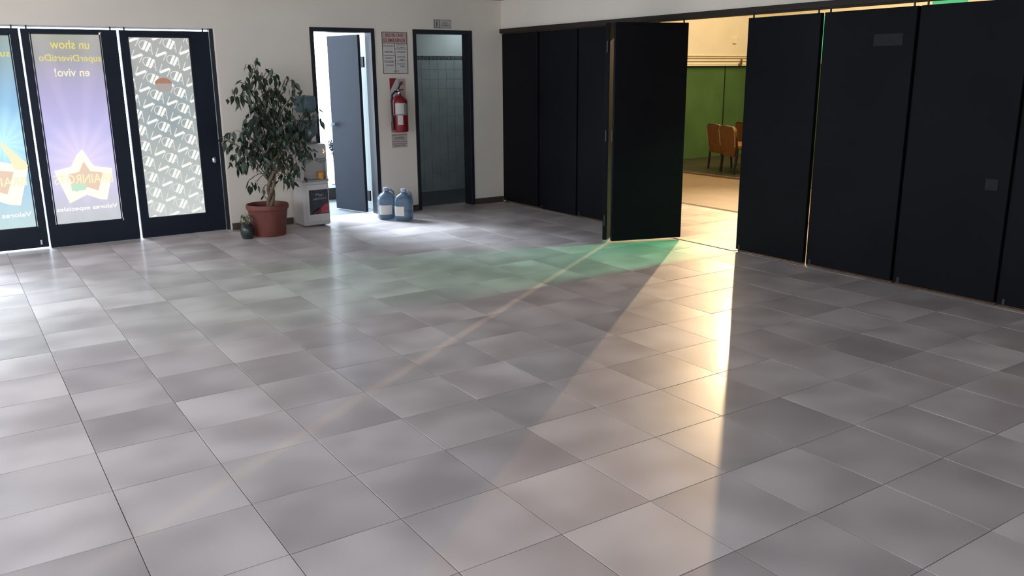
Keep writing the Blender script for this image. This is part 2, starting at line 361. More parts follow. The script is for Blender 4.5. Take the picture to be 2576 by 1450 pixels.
# ---------------------------------------------------------------- black folding panels (right side)
GP = 'black folding wall panels'
def fold_panel(y0, y1, label, z0=0.055, z1=4.80, x=11.05, th=0.10, seal=True, lap=False, marks=()):
    L_ = abs(y1 - y0); yc = (y0 + y1) / 2
    t = thing('folding_panel', label, 'panel', (x + th / 2, yc, 0), 0, GP)
    bx('board', M['panel'], -th / 2, th / 2, -L_ / 2, L_ / 2, z0, z1, t, bev=0.004)
    for s_ in (-1, 1): bx('hanger_pin', M['black'], -0.012, 0.012, s_ * (L_ / 2 - 0.09) - 0.012, s_ * (L_ / 2 - 0.09) + 0.012, z1, 4.872, t)
    if seal:   # added unseen strip blocking hall light behind the joint
        bx('joint_light_block', M['rubber'], th / 2, th / 2 + 0.03, -L_ / 2 - 0.10, -L_ / 2 + 0.04, 0.004, z1, t)
    if lap: bx('joint_light_block', M['rubber'], th / 2, th / 2 + 0.03, L_ / 2 - 0.04, L_ / 2 + 0.065, 0.004, z1, t)  # added strip narrowing the slit against stray light
    bx('foot_strip', M['foot_brown'], th / 2 - 0.03, th / 2 - 0.01, -L_ / 2, L_ / 2, 0.004, z0 + 0.01, t)  # brown strip added to cut light leaking under the panel
    bm = bmesh.new(); box(bm, -th / 2 - 0.012, -th / 2 + 0.004, L_ / 2 - 0.12, L_ / 2 - 0.07, z0 + 0.01, z0 + 0.10, bev=0.002); obj('floor_bolt', bm, M['black'], t)
    for (my, mz, mw, mh) in marks:
        bx('pale_mark', M['sticker'], -th / 2 - 0.004, -th / 2, my - yc - mw / 2, my - yc + mw / 2, mz - mh / 2, mz + mh / 2, t, label='faint paler rectangular mark on the black paint')
    return t
g = 0.022
fold_panel(12.47 + g, 14.27, 'black folding panel standing in the far corner against the white wall', z1=4.86)
fold_panel(10.72 + g, 12.43 - g, 'second black folding panel from the far corner, still closed', z0=0.03, z1=4.858)
fold_panel(8.90 + g, 10.70 - g, 'closed black panel partly hidden behind the folded out pair', z1=4.86)
fold_panel(3.415, 5.14, 'black panel forming the right edge of the lit opening', z0=0.05, seal=False)
fold_panel(1.49 + g, 3.335, 'black panel just right of the thin green slit', lap=True, marks=((2.0, 4.27, 0.55, 0.2),))
fold_panel(-0.36 + g, 1.47 - g, 'black panel carrying a small square bluish mark near its right edge', marks=((-0.07, 1.96, 0.2, 0.18),))
fold_panel(-2.23, -0.38 - g, 'black panel cut off by the right edge of the picture')
# the folded-out pair
def angled_panel(ax, ay, bx_, by, label):
    L_ = math.hypot(bx_ - ax, by - ay); a = math.atan2(by - ay, bx_ - ax)
    t = thing('folding_panel', label, 'panel', ((ax + bx_) / 2, (ay + by) / 2, 0), a, GP)
    bx('board', M['panel'], -L_ / 2, L_ / 2, -0.05, 0.05, 0.05, 4.80, t, bev=0.005)
    for z in (0.5, 2.4, 4.3):
        bm = bmesh.new(); lathe(bm, [(0.009, z * T - 0.05), (0.009, z * T + 0.05)], cx=-L_ / 2 * T - 0.005, cy=0.0, n=10)
        obj('hinge', bm, M['black'], t, smooth=True)
    bm = bmesh.new(); box(bm, L_ / 2 - 0.11, L_ / 2 - 0.085, -0.012, 0.012, 4.80, 4.872); obj('hanger_pin', bm, M['black'], t)
    return t
angled_panel(9.46, 7.40, 11.08, 6.86, 'black panel folded out into the room, its broad face beside the lit opening')
angled_panel(9.425, 7.585, 10.97, 8.83, 'black panel folded behind the folded out one, seen only as a narrow edge')

# ---------------------------------------------------------------- street front: glazed black leaves in the back wall
YF = 14.50
bm = bmesh.new()
box(bm, 2.83, 2.92, YF - 0.06, YF + 0.10, 0, 4.86); box(bm, -8.2, -8.11, YF - 0.06, YF + 0.10, 0, 4.86)
fr = obj('street_door_frame', bm, M['black']); tag(fr, 'slim black steel post closing the row of street doors by the plant wall', 'door frame')
bm = bmesh.new(); box(bm, -8.2, 2.92, YF + 0.09, YF + 0.14, 4.83, 4.86)
struct(obj('trim_2', bm, mat('pale_track', (0.6, 0.58, 0.62), 0.4)), 'thin pale track above the street doors')
def street_leaf(x0, x1, gx0, gx1, gz0, gz1, label, zb=0.008):
    t = thing('street_door', label, 'door', ((x0 + x1) / 2, YF, 0), 0, 'black framed street doors'); cx = (x0 + x1) / 2
    bm = bmesh.new(); a = 0.05; zt = 4.79
    box(bm, x0 - cx, gx0 - cx, -a, a, zb, zt); box(bm, gx1 - cx, x1 - cx, -a, a, zb, zt)
    box(bm, gx0 - cx, gx1 - cx, -a, a, zb, gz0); box(bm, gx0 - cx, gx1 - cx, -a, a, gz1, zt)
    obj('frame', bm, M['navy'], t)
    bm = bmesh.new(); e = 0.025
    for (p, q, r_, s_) in ((gx0, gx0 + e, gz0, gz1), (gx1 - e, gx1, gz0, gz1), (gx0, gx1, gz0, gz0 + e), (gx0, gx1, gz1 - e, gz1)):
        box(bm, p - cx, q - cx, -a - 0.012, -a + 0.01, r_, s_)
    obj('glazing_bead', bm, M['black'], t)
    for s_ in (-1, 1): bx('pivot_pin', M['black'], s_ * ((x1 - x0) / 2 - 0.12) - 0.015, s_ * ((x1 - x0) / 2 - 0.12) + 0.015, -0.015, 0.015, 4.79, 4.86, t)
    return t, cx
def sheet(name, x0, x1, z0, z1, y, m, t, cx, wav=0.006, rnd=0.0):
    bm = bmesh.new(); nx, nz = 14, 40; grid = []
    for k in range(nz + 1):
        row = []
        for i in range(nx + 1):
            u, v = i / nx, k / nz
            x = x0 + (x1 - x0) * u; z = z0 + (z1 - z0) * v
            if i in (0, nx): x += rnd * math.sin(k * 2.3) * (1 if i else -1)
            d = wav * (math.sin(v * 19 + u * 4) + 0.6 * math.sin(v * 41 - u * 7)) * (1 if 0 < i < nx else 0.4)
            row.append(bm.verts.new(((x - cx) * T, (y - YF + d) * T, z * T)))
        grid.append(row)
    for k in range(nz):
        for i in range(nx): bm.faces.new((grid[k][i], grid[k][i + 1], grid[k + 1][i + 1], grid[k + 1][i]))
    return obj(name, bm, m, t, smooth=True)
# leaf with the patterned film
t3, c3 = street_leaf(0.84, 2.815, 1.0, 2.37, 0.46, 4.66, 'street door with white letters repeated over frosted film, beside the plant')
film = sheet('frosted_film', 0.995, 2.375, 0.455, 4.665, YF + 0.0, M['film'], t3, c3, 0.0015)
def cutpoly(bm, bounds):
    x0, x1, z0, z1 = [v * T for v in bounds]
    for co, no in (((x0, 0, 0), (-1, 0, 0)), ((x1, 0, 0), (1, 0, 0)), ((0, 0, z0), (0, 0, -1)), ((0, 0, z1), (0, 0, 1))):
        bmesh.ops.bisect_plane(bm, geom=bm.verts[:] + bm.edges[:] + bm.faces[:], plane_co=co, plane_no=no, clear_outer=True, dist=1e-6)
dvec = (math.cos(math.radians(-29)), math.sin(math.radians(-29)))
def logo(bt, bn, ox, oz, s):
    """mirrored A D N mark: strokes in word space (u right, v up)"""
    def P(u, v): # lean the letters
        u2 = u - 0.0 * v
        return (ox + s * (u2 * dvec[0] - v * dvec[1] * 0.9) , oz + s * (u2 * dvec[1] + v * dvec[0]))
    def stroke(b, u0, v0, u1, v1, wd):
        dx, dy = u1 - u0, v1 - v0; l = math.hypot(dx, dy); nx, ny = -dy / l * wd / 2, dx / l * wd / 2
        vs = [b.verts.new(((x - c3) * T, -0.012 * T, z * T)) for x, z in (P(u0 + nx, v0 + ny), P(u1 + nx, v1 + ny), P(u1 - nx, v1 - ny), P(u0 - nx, v0 - ny))]
        b.faces.new(vs)
    # N reversed
    stroke(bn, 0.0, 0.0, -0.02, 0.36, 0.035); stroke(bt, 0.02, 0.02, 0.30, 0.34, 0.10); stroke(bn, 0.34, 0.36, 0.32, 0.0, 0.035)
    # D reversed: thin bow, thick stem
    pts = [(0.62 + 0.22 * math.cos(a), 0.18 + 0.18 * math.sin(a)) for a in [math.pi / 2 + k * math.pi / 8 for k in range(9)]]
    for p, q in zip(pts, pts[1:]): stroke(bn, *p, *q, 0.032)
    stroke(bt, 0.62, 0.0, 0.62, 0.38, 0.10)
    # A: thick leg, thin leg
    stroke(bt, 0.74, 0.0, 0.76, 0.38, 0.095); stroke(bn, 0.79, 0.36, 1.0, 0.0, 0.032); stroke(bn, 0.78, 0.12, 0.93, 0.12, 0.025)
bt, bn = bmesh.new(), bmesh.new()
for a in range(-9, 12):
    for b in range(-6, 22):
        ox = 1.04 + a * 0.66 * dvec[0] + b * 0.045; oz = 4.17 + a * 0.66 * dvec[1] - b * 0.37
        if 0.3 < ox < 2.5 and 0.2 < oz < 5.0: logo(bt, bn, ox, oz, 0.59)
for b, m_, nm in ((bt, M['film_logo'], 'letter_bars'), (bn, M['film_thin'], 'letter_lines')):
    cutpoly(b, (1.03 - c3, 2.34 - c3, 0.49, 4.63)); obj(nm, b, m_, film)
bm = bmesh.new()
pts = [(1.68 + 0.19 * math.cos(a) - c3, 3.60 + 0.13 * math.sin(a)) for a in [k * math.pi / 12 for k in range(13)]]
poly(bm, pts, -0.02); obj('round_decal', bm, M['filmorange'], film, label='orange half round decal')
bm = bmesh.new(); poly(bm, [(1.50 - c3, 3.595), (1.52 - c3, 3.46), (1.58 - c3, 3.41), (1.78 - c3, 3.41), (1.86 - c3, 3.47), (1.87 - c3, 3.595)], -0.02); obj('decal_base', bm, M['filmgrey'], film)
bm = bmesh.new(); lathe(bm, [(0.012, -0.03), (0.016, -0.02), (0.016, 0.02), (0.01, 0.03)], n=12); box(bm, -0.02, 0.02, 0.0, 0.03, -0.02, 0.02, s=1)
obj('lock_knob', bm, M['chrome'], t3, smooth=True, loc=((2.665 - c3) * T, -0.075 * T, 1.76 * T))
# leaf with the purple banner
t2, c2 = street_leaf(-1.115, 0.787, -0.95, 0.44, 0.50, 4.70, 'street door carrying the purple show banner, between the blue one and the lettered film')
yb = YF - 0.055
ban = sheet('banner', -0.96, 0.45, 0.52, 4.70, yb, M['purple'], t2, c2, 0.004, 0.003)
YP = yb - 0.016 - YF
bm = bmesh.new(); text_into(bm, 'un show', -0.20 - c2, 4.37, 0.78, 0.19, YP, True, -0.01); text_into(bm, 'superDivertiDo', -0.22 - c2, 4.06, 1.24, 0.19, YP, True, -0.01); obj('banner_lettering', bm, M['yel'], ban)
bm = bmesh.new(); text_into(bm, 'en vivo!', -0.22 - c2, 3.78, 0.70, 0.18, YP, True, 0.0); obj('banner_lettering', bm, M['yel2'], ban)
star = [(-0.23, 2.18), (-0.04, 1.8), (0.09, 1.76), (0.35, 1.72), (0.33, 1.61), (0.12, 1.48), (0.16, 1.0), (0.0, 1.03), (-0.25, 1.15), (-0.62, 0.98), (-0.57, 1.39), (-0.58, 1.53), (-0.85, 1.73), (-0.5, 1.8), (-0.35, 2.06)]
inner = [(-0.23, 1.91), (-0.12, 1.68), (0.14, 1.63), (0.03, 1.56), (0.02, 1.4), (-0.0, 1.22), (-0.21, 1.32), (-0.46, 1.23), (-0.54, 1.35), (-0.52, 1.57), (-0.59, 1.63), (-0.35, 1.68)]
bm = bmesh.new(); poly(bm, [(x - c2, z) for x, z in star], YP); obj('star_print', bm, M['cremep'], ban)
bm = bmesh.new(); poly(bm, [(x - c2, z) for x, z in inner], YP - 0.003); obj('star_centre', bm, M['rosep'], ban)
bm = bmesh.new(); poly(bm, [(x - c2, z) for x, z in [(-0.56, 1.41), (-0.25, 1.41), (-0.26, 1.26), (-0.54, 1.25)]], YP - 0.006); obj('mint_patch', bm, M['mint'], ban)
bm = bmesh.new(); text_into(bm, 'BRAINROTS', -0.27 - c2, 1.41, 1.22, 0.21, YP - 0.009, True, -0.02); obj('star_lettering', bm, M['goldp'], ban)
bm = bmesh.new(); text_into(bm, 'Valores especiales', -0.27 - c2, 0.78, 1.27, 0.12, YP, True, 0.0); obj('foot_lettering', bm, M['whitep'], ban)
# leaf with the blue banner
t1, c1 = street_leaf(-3.02, -1.155, -2.85, -1.33, 0.50, 4.66, 'street door carrying the blue banner at the left edge of the picture', zb=0.04)
ban = sheet('banner', -2.87, -1.32, 0.51, 4.66, yb, M['blue'], t1, c1, 0.004, 0.003)
bm = bmesh.new(); text_into(bm, 'superDivertiDo', -2.08 - c1, 4.16, 1.42, 0.18, YP, True, 0.0); obj('banner_lettering', bm, M['yel'], ban)
sx = -2.12
star1 = [(sx + (x + 0.235) * 1.33, 1.0 + (z - 0.98) * 1.22) for x, z in star]
star1 = [(min(x, -1.34), z) for x, z in star1]
bm = bmesh.new(); poly(bm, [(x - c1, z) for x, z in star1], YP); obj('star_print', bm, M['cremep'], ban)
bm = bmesh.new(); poly(bm, [(sx + (x + 0.235) * 1.3 - c1, 1.0 + (z - 0.98) * 1.18) for x, z in inner], YP - 0.003); obj('star_centre', bm, M['rosep'], ban)
bm = bmesh.new(); poly(bm, [(x - c1, z) for x, z in [(-1.86, 2.50), (-1.72, 2.35), (-1.36, 1.95), (-1.35, 1.80), (-1.60, 1.80), (-1.70, 2.12)]], YP - 0.003); obj('gold_ray', bm, M['goldp'], ban)
bm = bmesh.new(); text_into(bm, 'BRAINROTS', -2.08 - c1, 1.46, 1.34, 0.19, YP - 0.009, True, 0.0); obj('star_lettering', bm, M['goldp'], ban)
bm = bmesh.new(); text_into(bm, 'Valores especiales', -2.1 - c1, 0.74, 1.38, 0.13, YP, True, 0.0); obj('foot_lettering', bm, M['whitep'], ban)
bm = bmesh.new(); box(bm, -0.02, 0.02, -0.02, 0.0, -0.05, 0.05); lathe(bm, [(0.006, -0.02), (0.006, 0.02)], cx=0, cy=-0.012, n=8)
obj('door_bolt', bm, M['chrome'], t1, loc=((-1.30 - c1) * T, -0.05 * T, 0.16 * T))
# small bolts on the purple leaf
bm = bmesh.new(); lathe(bm, [(0.012, -0.012), (0.014, 0.0), (0.012, 0.012)], n=10); obj('corner_clip', bm, M['chrome'], t2, loc=((0.44 - c2) * T, -0.06 * T, 4.71 * T))
bm = bmesh.new(); box(bm, -0.012, 0.012, -0.02, 0.0, -0.035, 0.035); obj('corner_clip', bm, M['chrome'], t2, loc=((0.455 - c2) * T, -0.05 * T, 0.52 * T))

# ---------------------------------------------------------------- doorway to the bright yard
def door_frame(name, x0, x1, label, w_=0.105, z1=4.94):
    bm = bmesh.new(); y0, y1 = Y0 - 0.02, Y1 + 0.02
    box(bm, x0, x0 + w_, y0, y1, 0, z1, bev=0.003); box(bm, x1 - w_, x1, y0, y1, 0, z1, bev=0.003); box(bm, x0 + w_, x1 - w_, y0, y1, z1 - w_, z1, bev=0.003)
    return tag(obj(name, bm, M['black']), label, 'door frame')
door_frame('door_frame', 5.27, 7.05, 'dark steel frame of the doorway with the open door and bright daylight')
door_frame('door_frame', 8.18, 10.05, 'dark steel frame of the washroom doorway under the small sign')
# open leaf
hx, hy = 6.80, 14.72; ex, ey = 6.43, 15.98
a = math.atan2(ey - hy, ex - hx); Ld = math.hypot(ex - hx, ey - hy)
leafd = thing('open_door', 'dark blue black door standing open into the bright yard', 'door', (hx, hy, 0), a)
dl = bx('door_leaf', M['navy'], 0.02, Ld, -0.045, 0.045, 0.03, 4.80, leafd, bev=0.004)
bm = bmesh.new()
for s_ in (-1, 1):
    lathe(bm, [(0.011, 0), (0.011, 0.03), (0.030, 0.04), (0.036, 0.058), (0.028, 0.072)], n=20)
bmesh.ops.rotate(bm, verts=bm.verts, cent=(0, 0, 0), matrix=Matrix.Rotation(math.radians(-90), 3, 'X'))
k_ = obj('door_knob', bm, mat('brushed_knob', (0.85, 0.87, 0.9), 0.5, 0.5, 0.6, var=0.02), dl, smooth=True, loc=((Ld - 0.12) * T, 0.045 * T, 2.42 * T)); k_['label'] = 'round chrome knob'
for z in (0.35, 3.95): bx('hinge', M['black'], -0.12, 0.06, -0.05, 0.0, z, z + 0.28, leafd, bev=0.003)
# yard: dark planter wall with pale ledge, shrub on a stem
t = thing('planter_wall', 'low dark wall with a pale ledge outside the open door', 'wall', (6.3, 18.0, 0))
bx('wall_base', M['rubber'], -1.4, 1.4, -0.1, 0.1, 0, 0.36, t); bx('ledge', M['pale'], -1.45, 1.45, -0.16, 0.16, 0.36, 0.43, t, bev=0.004)
t = thing('stem_shrub', 'small round headed shrub on a thin dark stem seen through the open door', 'plant', (7.20, 17.98, 0.43))
bm = bmesh.new(); tube(bm, [(0, 0, 0), (0.004, 0, 0.2), (-0.004, 0, 0.42)], 0.008); obj('stem', bm, M['rubber'], t)
bm = bmesh.new(); lathe(bm, [(0.05, 0), (0.05, 0.012)], n=16); obj('foot', bm, M['rubber'], t)
bm = bmesh.new()
for k in range(220):
    v = Vector((random.gauss(0, 1), random.gauss(0, 1), random.gauss(0, 1))).normalized() * random.uniform(0.4, 1)
    c_ = Vector((v.x * 0.075, v.y * 0.075, 0.50 + v.z * 0.10)); d1 = Vector((random.uniform(-1, 1), random.uniform(-1, 1), random.uniform(-1, 1))).normalized() * 0.018; d2 = d1.cross(v).normalized() * 0.011
    bm.faces.new([bm.verts.new(c_ + q) for q in (d1, d2, -d1, -d2)])
o = obj('foliage', bm, M['bluegrey'], t); o['kind'] = 'stuff'

# ---------------------------------------------------------------- washroom
wallpieces('wall_washroom', [(7.4, 12.8, 17.62, 17.9, 0, CE), (7.2, 7.4, Y1, 17.9, 0, CE), (12.8, 13.0, Y1, 17.9, 0, CE)], M['wcpaint'], 'painted washroom wall seen through the right doorway')
struct(bx('ceiling_washroom', M['ceil'], 7.2, 13.0, Y1, 17.9, CE, CE + 0.2), 'washroom ceiling')
wc = bpy.data.objects['wall_washroom']
bm = bmesh.new(); box(bm, -0.15, 0.15, 0, 0.0, -0.15, 0.15)
bm.free()
bm = bmesh.new(); q = 0.147; box(bm, -q, q, -0.02, 0.0, -q, q)
tmw = bpy.data.meshes.new('wall_tile'); bmesh.ops.recalc_face_normals(bm, faces=bm.faces); bm.to_mesh(tmw); bm.free(); tmw.materials.append(M['wctile'])
for i in range(11):
    for k in range(14):
        o = bpy.data.objects.new('wall_tile', tmw); COL.objects.link(o); o.parent = wc; o.location = ((9.7 + i * 0.30) * T, (17.618 - random.uniform(0, 0.004)) * T, (0.15 + k * 0.30) * T)
bm = bmesh.new()
for i in range(25): box(bm, 9.55 + i * 0.13, 9.55 + i * 0.13 + 0.12, 17.59, 17.62, 4.20, 4.32)
o = obj('border_tiles', bm, M['wcborder'], wc); o['kind'] = 'stuff'

# ---------------------------------------------------------------- hall beyond the panels
HC = 10.8
wallpieces('wall_hall_side', [(13.0, 30.4, 19.8, 20.2, 4.05, HC)], M['cream'], 'warmly lit cream upper wall of the hall')
struct(bx('wall_hall_lower', M['green'], 13.3, 30.4, 19.86, 20.2, 0, 4.05), 'green lower wall of the hall')
wallpieces('wall_hall_end', [(30.0, 30.4, -6, 19.8, 4.05, HC)], M['cream'], 'cream end wall of the hall')
struct(bx('wall_hall_end_lower', M['green'], 30.06, 30.4, -6, 19.8, 0, 4.05), 'green foot of the end wall of the hall')
wallpieces('wall_hall_near', [(11.06, 30.4, -6.4, -6.0, 0, HC), (11.05, 11.4, -6.0, 19.8, CE, HC), (13.0, 13.3, 14.66, 20.2, 0, HC), (11.4, 13.3, 14.4, 14.66, 0, CE), (11.05, 13.0, 14.66, 18.2, CE + 0.2, HC)], M['cream'], 'cream wall of the hall')
struct(bx('ceiling_hall', M['cream'], 11.05, 30.4, -6.4, 20.2, HC, HC + 0.3), 'hall ceiling')
bm = bmesh.new()
for z in (4.06, 4.20, 4.33, 4.41): box(bm, 15.0, 30.0, 19.755, 19.80, z, z + 0.025)
box(bm, 15.0, 30.0, 19.74, 19.80, 4.0, 4.05)
struct(obj('trim_3', bm, M['cream']), 'cream mouldings where the hall wall turns green')
bm = bmesh.new(); box(bm, 27.10, 27.14, 19.77, 19.80, 4.42, HC); struct(obj('trim_4', bm, M['cream']), 'thin cable channel up the cream wall')
bm = bmesh.new(); box(bm, 26.42, 26.46, 19.83, 19.86, 0, 4.0); struct(obj('trim_5', bm, M['rubber']), 'dark joint in the green wall')
tag(bx('wall_box', M['cream'], 26.75, 26.98, 19.75, 19.80, 4.95, 5.2, bev=0.003), 'small cream junction box on the upper hall wall', 'box')
t = thing('corner_bracket', 'small rusty bracket at the end of the cream moulding', 'bracket', (27.28, 19.72, 4.0))
bx('bracket_plate', M['seat'], -0.14, 0.05, -0.03, 0.03, 0.02, 0.10, t); bx('bracket_arm', M['seat'], 0.0, 0.06, -0.03, 0.03, 0.08, 0.28, t)
# flood lamp body
t = thing('flood_lamp', 'flood lamp fixed high on the hall wall', 'lamp', (27.2, 19.3, 8.9))
bx('lamp_housing', M['rubber'], -0.05, 0.25, -0.2, 0.2, -0.25, 0.25, t, bev=0.01); bx('lamp_arm', M['rubber'], 0.1, 0.16, 0.2, 0.5, -0.04, 0.04, t)
# added glowing shapes for the green glimpsed past the panels
t = thing('glow_tube', 'added vertical glowing tube for the green glimpsed through the slit between panels', 'lamp', (29.6, 17.45, 4.3))
bm = bmesh.new(); lathe(bm, [(0.08, 0), (0.08, 1.75 * T)], n=16); obj('tube', bm, M['glowgreen'], t, smooth=True); bx('tube_bracket', M['rubber'], 0.0, 0.4, -0.05, 0.05, 0.8, 0.9, t)
t = thing('glow_bar', 'added glowing bar for the green glimpsed above the right hand panels', 'lamp', (29.7, 11.8, 6.2))
bx('bar', M['glowgreen'], -0.05, 0.1, -0.65, 0.65, -0.12, 0.16, t); bx('bar_bracket', M['rubber'], 0.1, 0.3, -0.1, 0.1, -0.05, 0.1, t)
t = thing('stage_lamp', 'green stage lamp standing behind the right hand panels', 'lamp', (15.68, 4.92, 0))
bm = bmesh.new(); tube(bm, [(0, 0, 0), (0, 0, 3.0 * T)], 0.015); obj('stand', bm, M['rubber'], t)
bm = bmesh.new(); lathe(bm, [(0.15, 0), (0.15, 0.02)], n=20); obj('stand_base', bm, M['rubber'], t)
bx('lamp_housing', M['rubber'], 0.0, 0.3, -0.15, 0.15, 2.85, 3.15, t)
struct(bx('floor_platform', mat('dark_brown_boards', (0.035, 0.026, 0.018), 0.4, 0.4, var=0.3, scale=8), 20.7, 30.0, 5.0, 19.86, -0.002, 0.06), 'low dark platform under the hall chairs')
struct(bx('trim_6', M['carpet'], 20.64, 20.70, 5.0, 19.86, -0.002, 0.066), 'pale nosing along the edge of the low platform')
# chairs in the hall (backs toward us)
def chair(x, y, rz, label):
    t = thing('hall_chair', label, 'chair', (x, y, 0.06), rz, 'rust coloured hall chairs')
    W = 0.235
    # backrest: rounded top, faces -X side to us
    bm = bmesh.new(); n = 10
    out = [(-W * 0.80, 0.27), (-W * 0.93, 0.42), (-W, 0.64)] + [(-W + 0.09 - 0.09 * math.cos(k * math.pi / 2 / 5), 0.64 + 0.09 * math.sin(k * math.pi / 2 / 5)) for k in range(1, 6)]
    out += [(-p, z) for p, z in out[::-1]]
    f0 = [bm.verts.new((-0.20 - 0.12 * (z - 0.3), p, z)) for p, z in out]; f1 = [bm.verts.new((-0.155 - 0.12 * (z - 0.3), p, z)) for p, z in out]
    bm.faces.new(f0); bm.faces.new(f1[::-1])
    for k in range(len(out)): bm.faces.new((f0[k], f0[(k + 1) % len(out)], f1[(k + 1) % len(out)], f1[k]))
    bmesh.ops.bevel(bm, geom=[e for e in bm.edges if len(e.link_faces) == 2 and e.calc_face_angle(0) > 1.0], offset=0.008, segments=2, affect='EDGES')
    obj('backrest', bm, M['seat'], t, smooth=True)
    bm = bmesh.new(); box(bm, -0.17, 0.24, -W, W, 0.38, 0.44, s=1, bev=0.015); obj('seat', bm, M['seat'], t, smooth=True)
    for sx_, sy_ in ((-1, -1), (-1, 1), (1, -1), (1, 1)):
        bm = bmesh.new(); x_ = -0.17 if sx_ < 0 else 0.2
        tube(bm, [(x_ + 0.03 * sx_, sy_ * (W - 0.02), 0.0), (x_, sy_ * (W - 0.02), 0.39)] + ([(x_ - 0.035, sy_ * (W - 0.02), 0.62)] if sx_ < 0 else []), 0.017)
        obj('leg', bm, M['rubber'], t)
    bm = bmesh.new(); path = [(-0.205 - 0.12 * (z - 0.3), p * 1.03, z + (0.004 if z > 0.6 else 0)) for p, z in out[1:-1]]
    tube(bm, path, 0.006, 6); obj('back_frame', bm, M['chrome'], t, smooth=True)
    return t
chair(22.5, 15.95, -0.32, 'rust coloured hall chair seen from behind, leftmost through the opening')
chair(21.95, 14.80, -0.32, 'rust coloured hall chair seen from behind, next to the edge of the black panel')
chair(24.2, 16.05, -0.32, 'rust coloured hall chair in the row behind, only its top showing')
chair(23.7, 14.85, -0.32, 'rust coloured hall chair mostly hidden behind the black panel')

# ---------------------------------------------------------------- things on the back wall
YS = Y0 - 0.008
t = thing('emergency_notice', 'printed notice with red heading and two text columns between the doors', 'sign', (7.63, Y0, 3.78)); c_ = 7.63; zc = 3.78
def sg(x, z): return x - c_, z - zc
bm = bmesh.new(); box(bm, -0.375, 0.375, -0.012, 0, 0, 1.08); obj('sheet', bm, M['paper'], t)
bm = bmesh.new(); poly(bm, [(-0.355, 0.80), (0.355, 0.80), (0.355, 1.06), (-0.355, 1.06)], -0.0135); obj('heading_band', bm, M['paperpink'], t)
bm = bmesh.new(); text_into(bm, 'ROL EN CASO', 0, 0.955, 0.52, 0.085, -0.016); text_into(bm, 'DE EMERGENCIA', 0, 0.825, 0.64, 0.085, -0.016); obj('heading', bm, M['inkred'], t)
bm = bmesh.new()
e = 0.012
for r_ in ((-0.375, -0.355, 0, 1.08), (0.355, 0.375, 0, 1.08), (-0.36, 0.36, 0, 0.015), (-0.36, 0.36, 1.065, 1.08), (-0.36, 0.36, 0.785, 0.797), (-0.008, 0.008, 0.12, 0.79), (-0.35, 0.0, 0.46, 0.472), (0.0, 0.35, 0.64, 0.65), (-0.35, 0.35, 0.33, 0.338)):
    poly(bm, [(r_[0], r_[2]), (r_[1], r_[2]), (r_[1], r_[3]), (r_[0], r_[3])], -0.0145)
for (s_, x, z, w_, h_) in (('ROL DE AVISO', -0.18, 0.70, 0.29, 0.045), ('PLAN DE ROL', 0.18, 0.735, 0.26, 0.035), ('DE LLAMADA', 0.18, 0.665, 0.25, 0.035), ('DIRECTORA', -0.18, 0.545, 0.25, 0.045), ('EVACUACION', 0.18, 0.545, 0.25, 0.045), ('SUPLENTE', -0.18, 0.385, 0.22, 0.04), ('EXTINTORES', 0.18, 0.415, 0.22, 0.04), ('AUXILIARES', -0.18, 0.285, 0.27, 0.04), ('BOMBEROS', 0.2, 0.345, 0.15, 0.035), ('TELEFONOS', -0.17, 0.20, 0.24, 0.04), ('POLICIA 911', 0.18, 0.235, 0.25, 0.04), ('100', 0.2, 0.165, 0.13, 0.05)):
    text_into(bm, s_, x, z, w_, h_, -0.016)
obj('notice_text', bm, M['ink'], t)
bm = bmesh.new(); text_into(bm, '911', 0.02, 0.02, 0.12, 0.085, -0.016); obj('footer', bm, M['inkred'], t)

t = thing('extinguisher_sign', 'red and white striped board behind the fire extinguisher', 'sign', (7.665, Y0, 1.80))
def fx(x): return x - 7.665
bm = bmesh.new(); box(bm, -0.235, 0.235, -0.012, 0, 0.40, 1.86); obj('board', bm, M['paper'], t)
for pl in ([(-0.235, 1.86), (-0.03, 1.86), (-0.235, 1.52)], [(-0.235, 0.70), (-0.12, 0.80), (-0.08, 0.62), (-0.235, 0.41)], [(0.235, 0.62), (0.20, 0.44), (0.02, 0.46), (0.06, 0.62)]):
    bm = bmesh.new(); poly(bm, pl, -0.0135); obj('red_stripe', bm, M['signred'], t)
bm = bmesh.new(); poly(bm, [(0.0, 1.84), (0.225, 1.84), (0.225, 1.30), (0.05, 1.45)], -0.0135); obj('pictogram_field', bm, M['paperpink'], t)
bm = bmesh.new(); text_into(bm, 'ABC', 0.12, 1.68, 0.17, 0.09, -0.016); obj('class_letters', bm, M['inkred'], t)
bm = bmesh.new(); box(bm, -0.235, 0.235, -0.010, 0, 0.0, 0.38); obj('inspection_sheet', bm, M['paperdark'], t)
bm = bmesh.new()
for z in (0.10, 0.16, 0.34): poly(bm, [(-0.22, z), (0.22, z), (0.22, z + 0.012), (-0.22, z + 0.012)], -0.012)
text_into(bm, 'EXTINTOR', 0, 0.03, 0.34, 0.05, -0.013); text_into(bm, 'CONTROL', 0, 0.22, 0.3, 0.07, -0.013); obj('sheet_text', bm, M['inkred'], t)

